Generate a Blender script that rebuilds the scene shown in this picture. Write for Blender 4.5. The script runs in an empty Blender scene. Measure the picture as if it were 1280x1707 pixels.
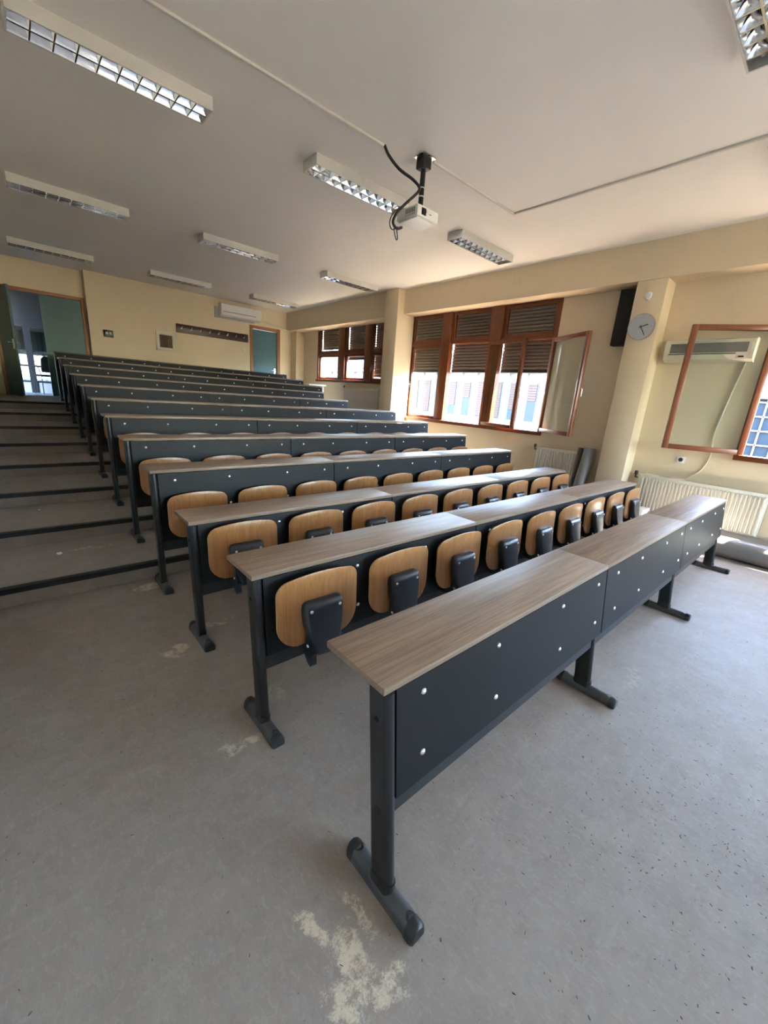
import bpy, bmesh, math, random
from mathutils import Vector, Matrix
random.seed(7)
SC = bpy.context.scene
COL = SC.collection

# ------------------------------------------------------------------ camera
YAW, PITCH, ROLL = 0.7417, 0.2762, 0.0743
CAM = Vector((-0.6647, -0.6703, 1.5395))
FPX = 673.2
def cam_axes():
    f = Vector((math.sin(YAW)*math.cos(PITCH), math.cos(YAW)*math.cos(PITCH), -math.sin(PITCH)))
    r = Vector((math.cos(YAW), -math.sin(YAW), 0))
    u = r.cross(f)
    c, s = math.cos(ROLL), math.sin(ROLL)
    return c*r + s*u, -s*r + c*u, f
r_, u_, f_ = cam_axes()
cd = bpy.data.cameras.new('camera')
cd.sensor_fit = 'HORIZONTAL'; cd.sensor_width = 36.0
cd.lens = 36.0*FPX/1280.0
cd.clip_start = 0.02; cd.clip_end = 300
cam = bpy.data.objects.new('camera', cd); COL.objects.link(cam)
cam.matrix_world = Matrix(((r_.x, u_.x, -f_.x, CAM.x), (r_.y, u_.y, -f_.y, CAM.y), (r_.z, u_.z, -f_.z, CAM.z), (0, 0, 0, 1)))
SC.camera = cam

# ------------------------------------------------------------------ sky, sun, exposure
SUN_DIR = Vector((-1.0, 1.0, -2.3)).normalized()
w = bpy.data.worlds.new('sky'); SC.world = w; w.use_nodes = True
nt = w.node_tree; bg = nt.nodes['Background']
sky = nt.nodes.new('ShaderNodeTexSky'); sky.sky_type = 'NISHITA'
sky.sun_disc = False
sky.sun_elevation = math.asin(-SUN_DIR.z)
sky.sun_rotation = math.atan2(-SUN_DIR.x, -SUN_DIR.y)
sky.altitude = 200; sky.air_density = 1.0; sky.dust_density = 0.7; sky.ozone_density = 1.0
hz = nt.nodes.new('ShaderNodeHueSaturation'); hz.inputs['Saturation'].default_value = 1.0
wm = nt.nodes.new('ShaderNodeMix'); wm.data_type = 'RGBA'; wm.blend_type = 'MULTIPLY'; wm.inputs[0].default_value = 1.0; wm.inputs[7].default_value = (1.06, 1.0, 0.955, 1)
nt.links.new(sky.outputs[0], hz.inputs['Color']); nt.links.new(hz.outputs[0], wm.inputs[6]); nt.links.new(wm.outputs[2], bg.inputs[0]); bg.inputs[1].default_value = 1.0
sl = bpy.data.lights.new('sun', 'SUN'); sl.energy = 24.0; sl.angle = 0.0093; sl.color = (1.0, 0.95, 0.86)
so = bpy.data.objects.new('sun', sl); COL.objects.link(so)
so.rotation_euler = (-SUN_DIR).to_track_quat('Z', 'Y').to_euler(); so.location = (20, -20, 40)
SC.view_settings.view_transform = 'Standard'; SC.view_settings.look = 'None'
SC.view_settings.gamma = 1.0; SC.view_settings.use_curve_mapping = False
SC.view_settings.exposure = 3.38
SC.cycles.use_denoising = True
SC.cycles.max_bounces = 12; SC.cycles.diffuse_bounces = 6; SC.cycles.glossy_bounces = 4
SC.cycles.transparent_max_bounces = 16; SC.cycles.transmission_bounces = 4
SC.cycles.sample_clamp_indirect = 12.0
SC.cycles.caustics_reflective = False; SC.cycles.caustics_refractive = False

# ------------------------------------------------------------------ materials
MATS = {}
def srgb(r, g, b):
    def c(v):
        v /= 255.0
        return v/12.92 if v <= 0.04045 else ((v+0.055)/1.055)**2.4
    return (c(r), c(g), c(b), 1)
class N:
    def __init__(s, name):
        s.m = bpy.data.materials.new(name); s.m.use_nodes = True
        s.t = s.m.node_tree; s.b = s.t.nodes['Principled BSDF']; s.o = s.t.nodes['Material Output']
        MATS[name] = s.m
    def n(s, typ, **kw):
        nd = s.t.nodes.new(typ)
        for k, v in kw.items():
            if k.startswith('i_'):
                key = k[2:]; nd.inputs[int(key) if key.isdigit() else key].default_value = v
            else: setattr(nd, k, v)
        return nd
    def l(s, a, b): s.t.links.new(a, b)
    def coord(s, which='Object', scale=(1, 1, 1), rnd=False):
        tc = s.n('ShaderNodeTexCoord'); mp = s.n('ShaderNodeMapping'); mp.inputs['Scale'].default_value = scale
        s.l(tc.outputs[which], mp.inputs[0])
        if rnd:
            oi = s.n('ShaderNodeObjectInfo'); mu = s.n('ShaderNodeVectorMath', operation='SCALE')
            cb = s.n('ShaderNodeCombineXYZ'); s.l(oi.outputs['Random'], cb.inputs[0]); s.l(oi.outputs['Random'], cb.inputs[1])
            s.l(oi.outputs['Random'], cb.inputs[2])
            s.l(cb.outputs[0], mu.inputs[0]); mu.inputs[3].default_value = 37.0
            s.l(mu.outputs[0], mp.inputs[1])
        return mp.outputs[0]
    def noise(s, vec, scale, detail=4, rough=0.55, dist=0.0):
        nd = s.n('ShaderNodeTexNoise'); nd.inputs['Scale'].default_value = scale; nd.inputs['Detail'].default_value = detail
        nd.inputs['Roughness'].default_value = rough; nd.inputs['Distortion'].default_value = dist
        s.l(vec, nd.inputs['Vector']); return nd.outputs['Fac']
    def ramp(s, fac, stops):
        rp = s.n('ShaderNodeValToRGB'); el = rp.color_ramp.elements
        while len(el) < len(stops): el.new(0.5)
        for e, (p, c) in zip(el, stops): e.position = p; e.color = c
        s.l(fac, rp.inputs[0]); return rp.outputs[0]
    def mix(s, fac, a, b, blend='MIX'):
        mx = s.n('ShaderNodeMix', data_type='RGBA', blend_type=blend)
        for v, i in ((fac, 0), (a, 6), (b, 7)):
            if hasattr(v, 'default_value'): s.l(v, mx.inputs[i])
            else: mx.inputs[i].default_value = v
        return mx.outputs[2]
    def math(s, op, a, b=0.0, clamp=False):
        m = s.n('ShaderNodeMath', operation=op); m.use_clamp = clamp
        for v, i in ((a, 0), (b, 1)):
            if hasattr(v, 'default_value'): s.l(v, m.inputs[i])
            else: m.inputs[i].default_value = v
        return m.outputs[0]
    def bump(s, h, strength=0.1, dist=0.01):
        bp = s.n('ShaderNodeBump'); bp.inputs['Strength'].default_value = strength; bp.inputs['Distance'].default_value = dist
        s.l(h, bp.inputs['Height']); s.l(bp.outputs[0], s.b.inputs['Normal'])
    def col(s, v):
        if hasattr(v, 'default_value'): s.l(v, s.b.inputs['Base Color'])
        else: s.b.inputs['Base Color'].default_value = v
    def rough(s, v):
        if hasattr(v, 'default_value'): s.l(v, s.b.inputs['Roughness'])
        else: s.b.inputs['Roughness'].default_value = v
    def metal(s, v): s.b.inputs['Metallic'].default_value = v
    def spec(s, v): s.b.inputs['Specular IOR Level'].default_value = v
def mul(c, k): return (c[0]*k, c[1]*k, c[2]*k, 1)
def simple(name, c, rough=0.5, metal=0.0, var=0.12, scale=6.0, bump=0.0, spec=0.5, wear=None, rv=0.08):
    s = N(name); v = s.coord()
    f = s.noise(v, scale, 5)
    s.col(s.mix(f, mul(c, 1-var), mul(c, 1+var)))
    if wear:
        g = s.noise(v, 30, 6, 0.7)
        s.col(s.mix(s.ramp(g, [(0.55, (0, 0, 0, 1)), (0.75, (1, 1, 1, 1))]), mul(c, 1-var*0.3), wear))
    rf = s.ramp(s.noise(v, scale*3, 3), [(0.3, (max(0, rough-rv),)*3+(1,)), (0.7, (min(1, rough+rv),)*3+(1,))])
    s.rough(rf); s.metal(metal); s.spec(spec)
    if bump: s.bump(s.noise(v, scale*8, 4), bump, 0.004)
    return s.m
# walls: cream emulsion, faint roller mottling and grubby marks
def wall_mat(name, c, dirt):
    s = N(name); v = s.coord()
    base = s.mix(s.noise(v, 1.3, 4), mul(c, 0.95), mul(c, 1.04))
    d = s.ramp(s.noise(v, 2.6, 8, 0.7, 0.6), [(0.58, (0, 0, 0, 1)), (0.78, (1, 1, 1, 1))])
    s.col(s.mix(s.math('MULTIPLY', d, 0.35), base, dirt)); s.rough(0.62); s.spec(0.3)
    s.bump(s.noise(v, 60, 4), 0.08, 0.003); return s.m
wall_mat('cream_wall', (0.69, 0.572, 0.40, 1), (0.52, 0.40, 0.25, 1))
wall_mat('ceiling_white', (0.81, 0.785, 0.74, 1), (0.74, 0.70, 0.63, 1))
simple('trunking_white', (0.62, 0.59, 0.53, 1), 0.5)
simple('corridor_grey', (0.20, 0.21, 0.23, 1), 0.7)
simple('corridor_white', (0.36, 0.40, 0.44, 1), 0.6)
simple('dark_frame', (0.018, 0.021, 0.028, 1), 0.4)
simple('curtain', (0.75, 0.82, 0.82, 1), 0.9)

# concrete-look vinyl floor with sawdust marks round the bench feet
def floor_mat():
    s = N('floor_screed'); v = s.coord()
    a = s.noise(v, 0.9, 6, 0.6, 0.4); b = s.noise(v, 6.0, 8, 0.7)
    c = s.mix(a, (0.178, 0.147, 0.124, 1), (0.279, 0.237, 0.204, 1))
    c = s.mix(s.math('MULTIPLY', s.ramp(b, [(0.35, (0, 0, 0, 1)), (0.7, (1, 1, 1, 1))]), 0.35), c, (0.35, 0.310, 0.278, 1))
    st = s.coord(scale=(1.0, 7.0, 1.0)); d = s.noise(st, 3.0, 5, 0.65)
    c = s.mix(s.math('MULTIPLY', s.ramp(d, [(0.55, (0, 0, 0, 1)), (0.8, (1, 1, 1, 1))]), 0.25), c, (0.41, 0.38, 0.34, 1))
    scf = s.noise(s.coord(scale=(2.0, 1.0, 1.0)), 28.0, 8, 0.8, 1.2)
    c = s.mix(s.math('MULTIPLY', s.ramp(scf, [(0.50, (0, 0, 0, 1)), (0.66, (1, 1, 1, 1))]), 0.30), c, (0.42, 0.378, 0.338, 1))
    c = s.mix(s.math('MULTIPLY', s.ramp(s.noise(v, 17.0, 8, 0.75, 0.5), [(0.30, (1, 1, 1, 1)), (0.46, (0, 0, 0, 1))]), 0.30), c, (0.13, 0.112, 0.094, 1))
    # fine dark specks
    vo = s.n('ShaderNodeTexVoronoi'); vo.inputs['Scale'].default_value = 26; s.l(v, vo.inputs['Vector'])
    sp = s.ramp(vo.outputs['Distance'], [(0.04, (1, 1, 1, 1)), (0.07, (0, 0, 0, 1))])
    gate = s.ramp(s.noise(v, 9, 2), [(0.56, (0, 0, 0, 1)), (0.6, (1, 1, 1, 1))])
    c = s.mix(s.math('MULTIPLY', s.math('MULTIPLY', sp, gate), 0.55), c, (0.10, 0.08, 0.06, 1))
    # sawdust and glue smears: each with a place and size of its own
    pts = [(-0.20, 0.02, 0.05, 0.09, 1.0), (-0.165, -0.10, 0.085, 0.12, 1.0), (-0.21, -0.19, 0.09, 0.10, .95), (-0.12, -0.20, 0.07, 0.08, .9), (-0.065, -0.035, 0.035, 0.11, .95),
           (-0.09, 0.77, 0.13, 0.05, .9), (-0.13, 1.67, 0.11, 0.10, .9), (0.16, 1.81, 0.17, 0.05, .85), (0.15, 1.0, 0.10, 0.13, .7),
           (-0.06, 2.60, 0.14, 0.09, .95), (-0.35, 3.36, 0.42, 0.05, .8), (1.94, -0.17, 0.28, 0.10, .65), (3.55, -0.20, 0.25, 0.10, .6), (0.10, 3.42, 0.2, 0.08, .7),
           (-0.05, 4.2, 0.25, 0.06, .7), (-0.1, 5.1, 0.3, 0.05, .6), (-0.6, 4.3, 0.3, 0.04, .4), (0.02, 6.0, 0.3, 0.05, .5), (-0.3, 6.9, 0.4, 0.05, .45), (1.7, 0.75, 0.2, 0.1, .5)]
    tot = None
    sx = s.n('ShaderNodeSeparateXYZ'); 
    wob = s.n('ShaderNodeTexNoise'); wob.inputs['Scale'].default_value = 7; wob.inputs['Detail'].default_value = 5; s.l(v, wob.inputs['Vector'])
    sub = s.n('ShaderNodeVectorMath', operation='SUBTRACT'); s.l(wob.outputs['Color'], sub.inputs[0]); sub.inputs[1].default_value = (0.5, 0.5, 0.5)
    sc2 = s.n('ShaderNodeVectorMath', operation='SCALE'); s.l(sub.outputs[0], sc2.inputs[0]); sc2.inputs[3].default_value = 0.22
    ad = s.n('ShaderNodeVectorMath', operation='ADD'); s.l(v, ad.inputs[0]); s.l(sc2.outputs[0], ad.inputs[1])
    s.l(ad.outputs[0], sx.inputs[0])
    for (x, y, rx, ry, k) in pts:
        dx = s.math('DIVIDE', s.math('SUBTRACT', sx.outputs[0], x), rx); dy = s.math('DIVIDE', s.math('SUBTRACT', sx.outputs[1], y), ry)
        rr = s.math('ADD', s.math('MULTIPLY', dx, dx), s.math('MULTIPLY', dy, dy))
        m = s.math('MULTIPLY', s.math('SUBTRACT', 1.15, rr, True), k)
        tot = m if tot is None else s.math('MAXIMUM', tot, m)
    gn = s.math('ADD', s.math('MULTIPLY', s.math('MULTIPLY', tot, s.ramp(s.noise(v, 24, 5, 0.7), [(0.34, (0.45, 0.45, 0.45, 1)), (0.56, (1, 1, 1, 1))])), 0.52), s.math('MULTIPLY', s.noise(v, 150, 8, 0.85), 1.0))
    grain = s.ramp(gn, [(0.80, (0, 0, 0, 1)), (0.98, (1, 1, 1, 1))])
    c = s.mix(s.math('MULTIPLY', grain, 0.75), c, (0.60, 0.50, 0.365, 1))
    s.col(c)
    s.rough(s.ramp(s.noise(v, 5, 5, 0.7), [(0.3, (0.50, 0.50, 0.50, 1)), (0.75, (0.68, 0.68, 0.68, 1))])); s.spec(0.30)
    s.bump(s.noise(v, 45, 6, 0.7), 0.10, 0.003); return s.m
floor_mat()
simple('nosing_black', (0.006, 0.006, 0.006, 1), 0.55)

# oak-look laminate, grain along X
def wood(name, dark, light, scale, rough, rings=False, axis=0):
    s = N(name)
    sc = [22, 22, 22]; sc[axis] = 1.1
    v = s.coord(scale=tuple(sc), rnd=True)
    g1 = s.noise(v, 1.6*scale, 8, 0.65, 0.5)
    sc2 = [90, 90, 90]; sc2[axis] = 2.2
    g2 = s.noise(s.coord(scale=tuple(sc2), rnd=True), 1.5*scale, 4, 0.6, 0.2)
    c = s.mix(s.ramp(g1, [(0.32, (0, 0, 0, 1)), (0.68, (1, 1, 1, 1))]), dark, light)
    c = s.mix(s.math('MULTIPLY', s.ramp(g2, [(0.47, (0, 0, 0, 1)), (0.62, (1, 1, 1, 1))]), 0.50), c, mul(dark, 0.60))
    big = s.noise(s.coord(scale=(3.0 if axis else 0.9, 3.0, 3.0), rnd=True), 1.3, 3)
    c = s.mix(s.math('MULTIPLY', big, 0.5), c, mul(light, 0.78))
    s.col(c); s.rough(rough); s.spec(0.5); s.bump(g2, 0.06, 0.002); return s.m
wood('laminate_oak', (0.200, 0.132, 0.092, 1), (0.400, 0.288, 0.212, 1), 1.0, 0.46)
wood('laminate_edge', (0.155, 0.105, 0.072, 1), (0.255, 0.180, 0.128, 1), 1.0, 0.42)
wood('beech_ply', (0.270, 0.108, 0.030, 1), (0.410, 0.190, 0.062, 1), 0.8, 0.30, axis=2)
simple('ply_edge', (0.42, 0.26, 0.12, 1), 0.5)
simple('panel_charcoal', (0.0095, 0.0095, 0.0105, 1), 0.46, var=0.04, scale=1.0, spec=0.14, rv=0.0)
simple('rail_black', (0.017, 0.0175, 0.019, 1), 0.45, spec=0.3, rv=0.02)
simple('post_black', (0.011, 0.0115, 0.013, 1), 0.38, spec=0.35, rv=0.02)
simple('foot_grey', (0.050, 0.052, 0.056, 1), 0.42, wear=(0.10, 0.10, 0.103, 1))
simple('cap_black', (0.008, 0.008, 0.009, 1), 0.45)
simple('bracket_plastic', (0.016, 0.019, 0.027, 1), 0.36, var=0.1)
simple('bolt_steel', (0.72, 0.72, 0.72, 1), 0.28, metal=0.9, var=0.05)
wood('window_wood', (0.120, 0.030, 0.010, 1), (0.210, 0.062, 0.020, 1), 0.7, 0.32, axis=2)
wood('window_wood_rail', (0.120, 0.030, 0.010, 1), (0.210, 0.062, 0.020, 1), 0.7, 0.32, axis=1)
simple('frame_orange', (0.30, 0.13, 0.055, 1), 0.5)
simple('shutter_slat', (0.21, 0.175, 0.14, 1), 0.6)
simple('shutter_bar', (0.035, 0.025, 0.02, 1), 0.6)
simple('door_teal', (0.075, 0.165, 0.185, 1), 0.45, var=0.06, spec=0.3)
simple('door_green', (0.072, 0.140, 0.142, 1), 0.45, var=0.06, spec=0.3)
simple('coat_rack_brown', (0.040, 0.012, 0.008, 1), 0.4)
simple('radiator_white', (0.66, 0.63, 0.54, 1), 0.4)
simple('plastic_white', (0.72, 0.72, 0.70, 1), 0.35, var=0.04)
simple('plastic_cream', (0.60, 0.56, 0.44, 1), 0.4, var=0.05)
simple('grille_grey', (0.16, 0.155, 0.13, 1), 0.6)
simple('board_grey', (0.36, 0.36, 0.36, 1), 0.7)
simple('black_cloth', (0.004, 0.004, 0.005, 1), 0.8)
simple('black_gloss', (0.004, 0.004, 0.005, 1), 0.15)
simple('steel', (0.55, 0.55, 0.55, 1), 0.3, metal=1.0)
simple('chrome_rim', (0.65, 0.65, 0.65, 1), 0.2, metal=1.0)
simple('clock_face', (0.40, 0.42, 0.44, 1), 0.5, var=0.04)
simple('lino_grey', (0.20, 0.19, 0.18, 1), 0.38, var=0.1)
simple('lino_dark', (0.075, 0.07, 0.065, 1), 0.5)
simple('luminaire_white', (0.60, 0.58, 0.54, 1), 0.4)
simple('luminaire_mirror', (0.80, 0.81, 0.82, 1), 0.10, metal=1.0, var=0.02)
simple('tube_white', (0.8, 0.8, 0.78, 1), 0.25)
simple('hatch_board', (0.10, 0.060, 0.030, 1), 0.7)
simple('sawdust_chip', (0.075, 0.052, 0.035, 1), 0.8)
simple('paper_white', (0.75, 0.73, 0.68, 1), 0.7)
simple('facade_white', (0.24, 0.24, 0.24, 1), 0.8)
simple('facade_grey', (0.115, 0.130, 0.155, 1), 0.8)
simple('facade_shutter', (0.080, 0.046, 0.037, 1), 0.7, spec=0.2)
simple('facade_glass', (0.022, 0.034, 0.048, 1), 0.4, spec=0.15)
simple('bounce_cut_dark', (0.12, 0.11, 0.10, 1), 0.9)  # dark tone picked to weaken light bounced off the outer wall
simple('asphalt', (0.10, 0.10, 0.10, 1), 0.9)
simple('roof_tile', (0.35, 0.30, 0.27, 1), 0.8)
def glass_mat():
    s = N('glass_pane'); t = s.t
    tr = s.n('ShaderNodeBsdfTransparent'); tr.inputs[0].default_value = (0.93, 0.96, 0.95, 1)
    gl = s.n('ShaderNodeBsdfGlossy'); gl.inputs['Roughness'].default_value = 0.02
    lw = s.n('ShaderNodeLayerWeight'); lw.inputs[0].default_value = 0.5
    v = s.coord(); sm = s.ramp(s.noise(v, 3, 3), [(0, (0.85,)*3+(1,)), (1, (1, 1, 1, 1))])
    f = s.math('MULTIPLY', s.math('ADD', 0.03, s.math('MULTIPLY', s.math('POWER', lw.outputs['Facing'], 5.0), 0.9)), sm)
    mx = s.n('ShaderNodeMixShader'); s.l(f, mx.inputs[0]); s.l(tr.outputs[0], mx.inputs[1]); s.l(gl.outputs[0], mx.inputs[2])
    s.l(mx.outputs[0], s.o.inputs[0])
glass_mat()

# ------------------------------------------------------------------ mesh helpers
def box(bm, x0, x1, y0, y1, z0, z1, bev=0.0):
    vs = [bm.verts.new((x, y, z)) for x in (x0, x1) for y in (y0, y1) for z in (z0, z1)]
    F = [(0, 1, 3, 2), (4, 6, 7, 5), (0, 4, 5, 1), (2, 3, 7, 6), (0, 2, 6, 4), (1, 5, 7, 3)]
    fs = [bm.faces.new([vs[i] for i in f]) for f in F]
    if bev > 0:
        es = list({e for f in fs for e in f.edges})
        bmesh.ops.bevel(bm, geom=es, offset=bev, segments=2, affect='EDGES', profile=0.5)
def prism(bm, pts, a, b, fn=None):
    """pts: 2D outline; fn(u, v, t) -> xyz for t in (a, b)"""
    A = [bm.verts.new(fn(u, v, a)) for u, v in pts]; B = [bm.verts.new(fn(u, v, b)) for u, v in pts]
    n = len(pts)
    for i in range(n): bm.faces.new((A[i], A[(i+1) % n], B[(i+1) % n], B[i]))
    bm.faces.new(list(reversed(A))); bm.faces.new(B)
def tube(bm, path, r, n=10, cap=True):
    path = [Vector(p) for p in path]; rings = []
    for i, p in enumerate(path):
        d = (path[min(i+1, len(path)-1)] - path[max(i-1, 0)]).normalized()
        a = d.orthogonal().normalized() if i == 0 else (prev - d*prev.dot(d)).normalized()
        prev = a; b = d.cross(a)
        rr = r[i] if isinstance(r, (list, tuple)) else r
        rings.append([bm.verts.new(p + rr*(math.cos(2*math.pi*k/n)*a + math.sin(2*math.pi*k/n)*b)) for k in range(n)])
    for A, B in zip(rings, rings[1:]):
        for k in range(n): bm.faces.new((A[k], A[(k+1) % n], B[(k+1) % n], B[k]))
    if cap: bm.faces.new(list(reversed(rings[0]))); bm.faces.new(rings[-1])
def spline(pts, n=8):
    P = [Vector(p) for p in pts]; P = [2*P[0]-P[1]] + P + [2*P[-1]-P[-2]]; out = []
    for i in range(1, len(P)-2):
        for k in range(n):
            t = k/n; a, b, c, d = P[i-1:i+3]
            out.append(0.5*((2*b)+(c-a)*t+(2*a-5*b+4*c-d)*t*t+(3*b-a-3*c+d)*t**3))
    out.append(P[-2]); return out
def mesh(bm, *mats, smooth=None):
    bmesh.ops.recalc_face_normals(bm, faces=bm.faces)
    me = bpy.data.meshes.new('m'); bm.to_mesh(me); bm.free()
    for m in mats: me.materials.append(MATS[m])
    if smooth is not None:
        for p in me.polygons: p.use_smooth = True
        try: me.set_sharp_from_angle(angle=smooth)
        except Exception: pass
    return me
def obj(name, me, parent=None, loc=(0, 0, 0), rot=(0, 0, 0), scale=None):
    o = bpy.data.objects.new(name, me); COL.objects.link(o)
    if me is not None and me.name.startswith('m'): me.name = name
    o.location = loc; o.rotation_euler = rot
    if scale: o.scale = scale
    if parent: o.parent = parent
    return o
def bx(name, mat, x0, x1, y0, y1, z0, z1, parent=None, bev=0.0, pivot=None):
    c = pivot or ((x0+x1)/2, (y0+y1)/2, z0)
    bm = bmesh.new(); box(bm, x0-c[0], x1-c[0], y0-c[1], y1-c[1], z0-c[2], z1-c[2], bev)
    loc = Vector(c)
    if parent: loc = loc - PW(parent)
    return obj(name, mesh(bm, mat, smooth=math.radians(40) if bev else None), parent, loc)
def PW(o):
    v = Vector((0, 0, 0))
    while o: v += o.location; o = o.parent
    return v
def tag(o, label, cat, group=None):
    o['label'] = label; o['category'] = cat
    if group: o['group'] = group
    return o
def thing(name, label, cat, loc, rz=0, group=None):
    o = bpy.data.objects.new(name, None); COL.objects.link(o); o.location = loc; o.rotation_euler = (0, 0, rz); o.empty_display_size = 0.1
    return tag(o, label, cat, group)
def struct(o, label=None):
    o['kind'] = 'structure'
    if label: o['label'] = label
    return o
def sempty(name, loc, label=None):
    o = bpy.data.objects.new(name, None); COL.objects.link(o); o.location = loc
    return struct(o, label)
def multibox(name, mat, boxes, parent=None):
    bm = bmesh.new()
    for b in boxes: box(bm, *b)
    o = obj(name, mesh(bm, mat), None)
    if parent: o.parent = parent; o.location = -PW(parent)
    return o

# ------------------------------------------------------------------ room shell
ZC = 3.70; XW = 6.0; XO = 6.28; XL = -1.0; YF = -6.6; YB = 11.0; YB2 = 11.2
RISE = 0.1285; PITCHY = 0.8648
NOSE = [2.765 + PITCHY*k for k in range(8)]
TOPZ = 8*RISE
floor = struct(bx('floor', 'floor_screed', XL-0.2, XO, YF-0.2, NOSE[0]+0.05, -0.3, 0.0, pivot=(0, 0, 0)), 'grey scuffed concrete-look floor rising in steps')
for k in range(8):
    y1 = NOSE[k+1]+0.05 if k < 7 else YB2+0.2
    z = (k+1)*RISE
    st = bx('step', 'floor_screed', XL-0.2, XO, NOSE[k], y1, -0.3, z, floor, pivot=(0, 0, 0))
    bm = bmesh.new(); prism(bm, [(-0.006, 0.004), (0.045, 0.004), (0.045, -0.001), (0.0, -0.001), (0.0, -0.034), (-0.006, -0.034)], XL, XW, lambda u, v, t: (t, u, v))
    obj('nosing', mesh(bm, 'nosing_black'), st, (0, NOSE[k], z))
ceiling = struct(bx('ceiling', 'ceiling_white', XL-0.2, XO, YF-0.2, YB2+0.2, ZC, ZC+0.25), 'plain off-white plaster ceiling')
struct(bx('wall_left', 'ceiling_white', XL-0.2, XL, YF-0.2, YB2+0.2, -0.3, ZC), 'white painted wall beside the stepped aisle')  # out of view; white chosen to lift the left side
FILL_WIN = (2.6, 5.4)  # opening of an unseen window added for fill light
struct(multibox('wall_front', 'ceiling_white', [(XL, XO, YF-0.2, YF, -0.3, 1.12), (XL, XO, YF-0.2, YF, 3.10, ZC), (XL, FILL_WIN[0], YF-0.2, YF, 1.12, 3.10), (FILL_WIN[1], XO, YF-0.2, YF, 1.12, 3.10)]), 'white painted wall behind the viewpoint')  # out of view; white chosen to throw light back into the room
wv = sempty('window_5', ((FILL_WIN[0]+FILL_WIN[1])/2, YF, 1.12), 'unseen front wall window added for fill light')
for x0, x1, z0, z1 in ((FILL_WIN[0], FILL_WIN[0]+0.06, 1.12, 3.10), (FILL_WIN[1]-0.06, FILL_WIN[1], 1.12, 3.10), (3.96, 4.04, 1.12, 3.10), (FILL_WIN[0], FILL_WIN[1], 1.12, 1.18), (FILL_WIN[0], FILL_WIN[1], 3.04, 3.10)):
    bx('frame', 'window_wood', x0, x1, YF-0.12, YF-0.04, z0, z1, wv)
for x0, x1 in ((FILL_WIN[0]+0.06, 3.96), (4.04, FILL_WIN[1]-0.06)): bx('pane', 'glass_pane', x0, x1, YF-0.083, YF-0.078, 1.18, 3.04, wv)
# back wall: nearer right part with a doorway, recessed left part with a double doorway
D2 = (4.54, 5.31, 3.13)
wb = struct(multibox('wall_back', 'cream_wall', [(0.79, D2[0], YB, YB2+0.2, 0.9, ZC), (D2[1], XW, YB, YB2+0.2, 0.9, ZC), (D2[0], D2[1], YB, YB2+0.2, D2[2], ZC)]), 'cream back wall above the last bench row')
wb2 = struct(multibox('wall_back_recess', 'cream_wall', [(XL, -0.77, YB2, YB2+0.2, 0.9, ZC), (0.77, 0.79, YB2, YB2+0.2, 0.9, ZC), (-0.77, 0.77, YB2, YB2+0.2, 3.16, ZC)]), 'recessed cream wall around the double door')
struct(bx('trim_1', 'cream_wall', 5.74, XW, 10.66, YB, 0.9, 3.20), 'cream boxed-in pipe in the back corner')
# window wall with three openings, and an unseen one added for fill light
W1 = (7.00, 9.90, 1.86, 3.32); W2 = (2.80, 6.19, 1.12, 3.30); W3 = (-3.10, 0.20, 1.12, 3.30); FILL_W4 = (-6.3, -3.5, 1.12, 3.30)
segs = [(XW, XO, YF, FILL_W4[0], -0.3, ZC), (XW, XO, FILL_W4[1], W3[0], -0.3, ZC), (XW, XO, W3[1], W2[0], -0.3, ZC), (XW, XO, W2[1], W1[0], -0.3, ZC), (XW, XO, W1[1], YB2+0.2, -0.3, ZC)]
for (a, b, z0, z1) in (W1, W2, W3, FILL_W4):
    segs += [(XW, XO, a, b, -0.3, z0), (XW, XO, a, b, z1, ZC)]
struct(multibox('wall_bounce_cut', 'bounce_cut_dark', [(XO, XO+0.04, q[2], q[3], -9.0 if q[4] < 0 else q[4], ZC+1.5 if q[5] > 3.5 else q[5]) for q in segs]), 'unseen dark outer layer added to cut light bounced at the building opposite')  # added layer, keeps sunlit wall from brightening the facade opposite
wr = struct(multibox('wall_right', 'cream_wall', segs), 'cream window wall on the right')
struct(bx('trim_2', 'cream_wall', 5.68, XW, YF, 6.10, 3.24, ZC), 'cream ceiling beam above the nearer windows')
struct(bx('trim_3', 'cream_wall', 5.60, XW, 6.50, YB, 3.20, ZC), 'cream ceiling beam above the far window')
struct(bx('trim_4', 'cream_wall', 5.68, XW, 1.30, 1.66, -0.1, 3.24, bev=0.012), 'cream column carrying the clock')
struct(bx('trim_5', 'cream_wall', 5.50, XW, 6.10, 6.50, 0.3, ZC, bev=0.012), 'cream column between the two far windows')
struct(bx('trim_6', 'cream_wall', 5.68, XW, -3.45, -3.15, -0.1, 3.24), 'cream column behind the viewpoint')

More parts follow.
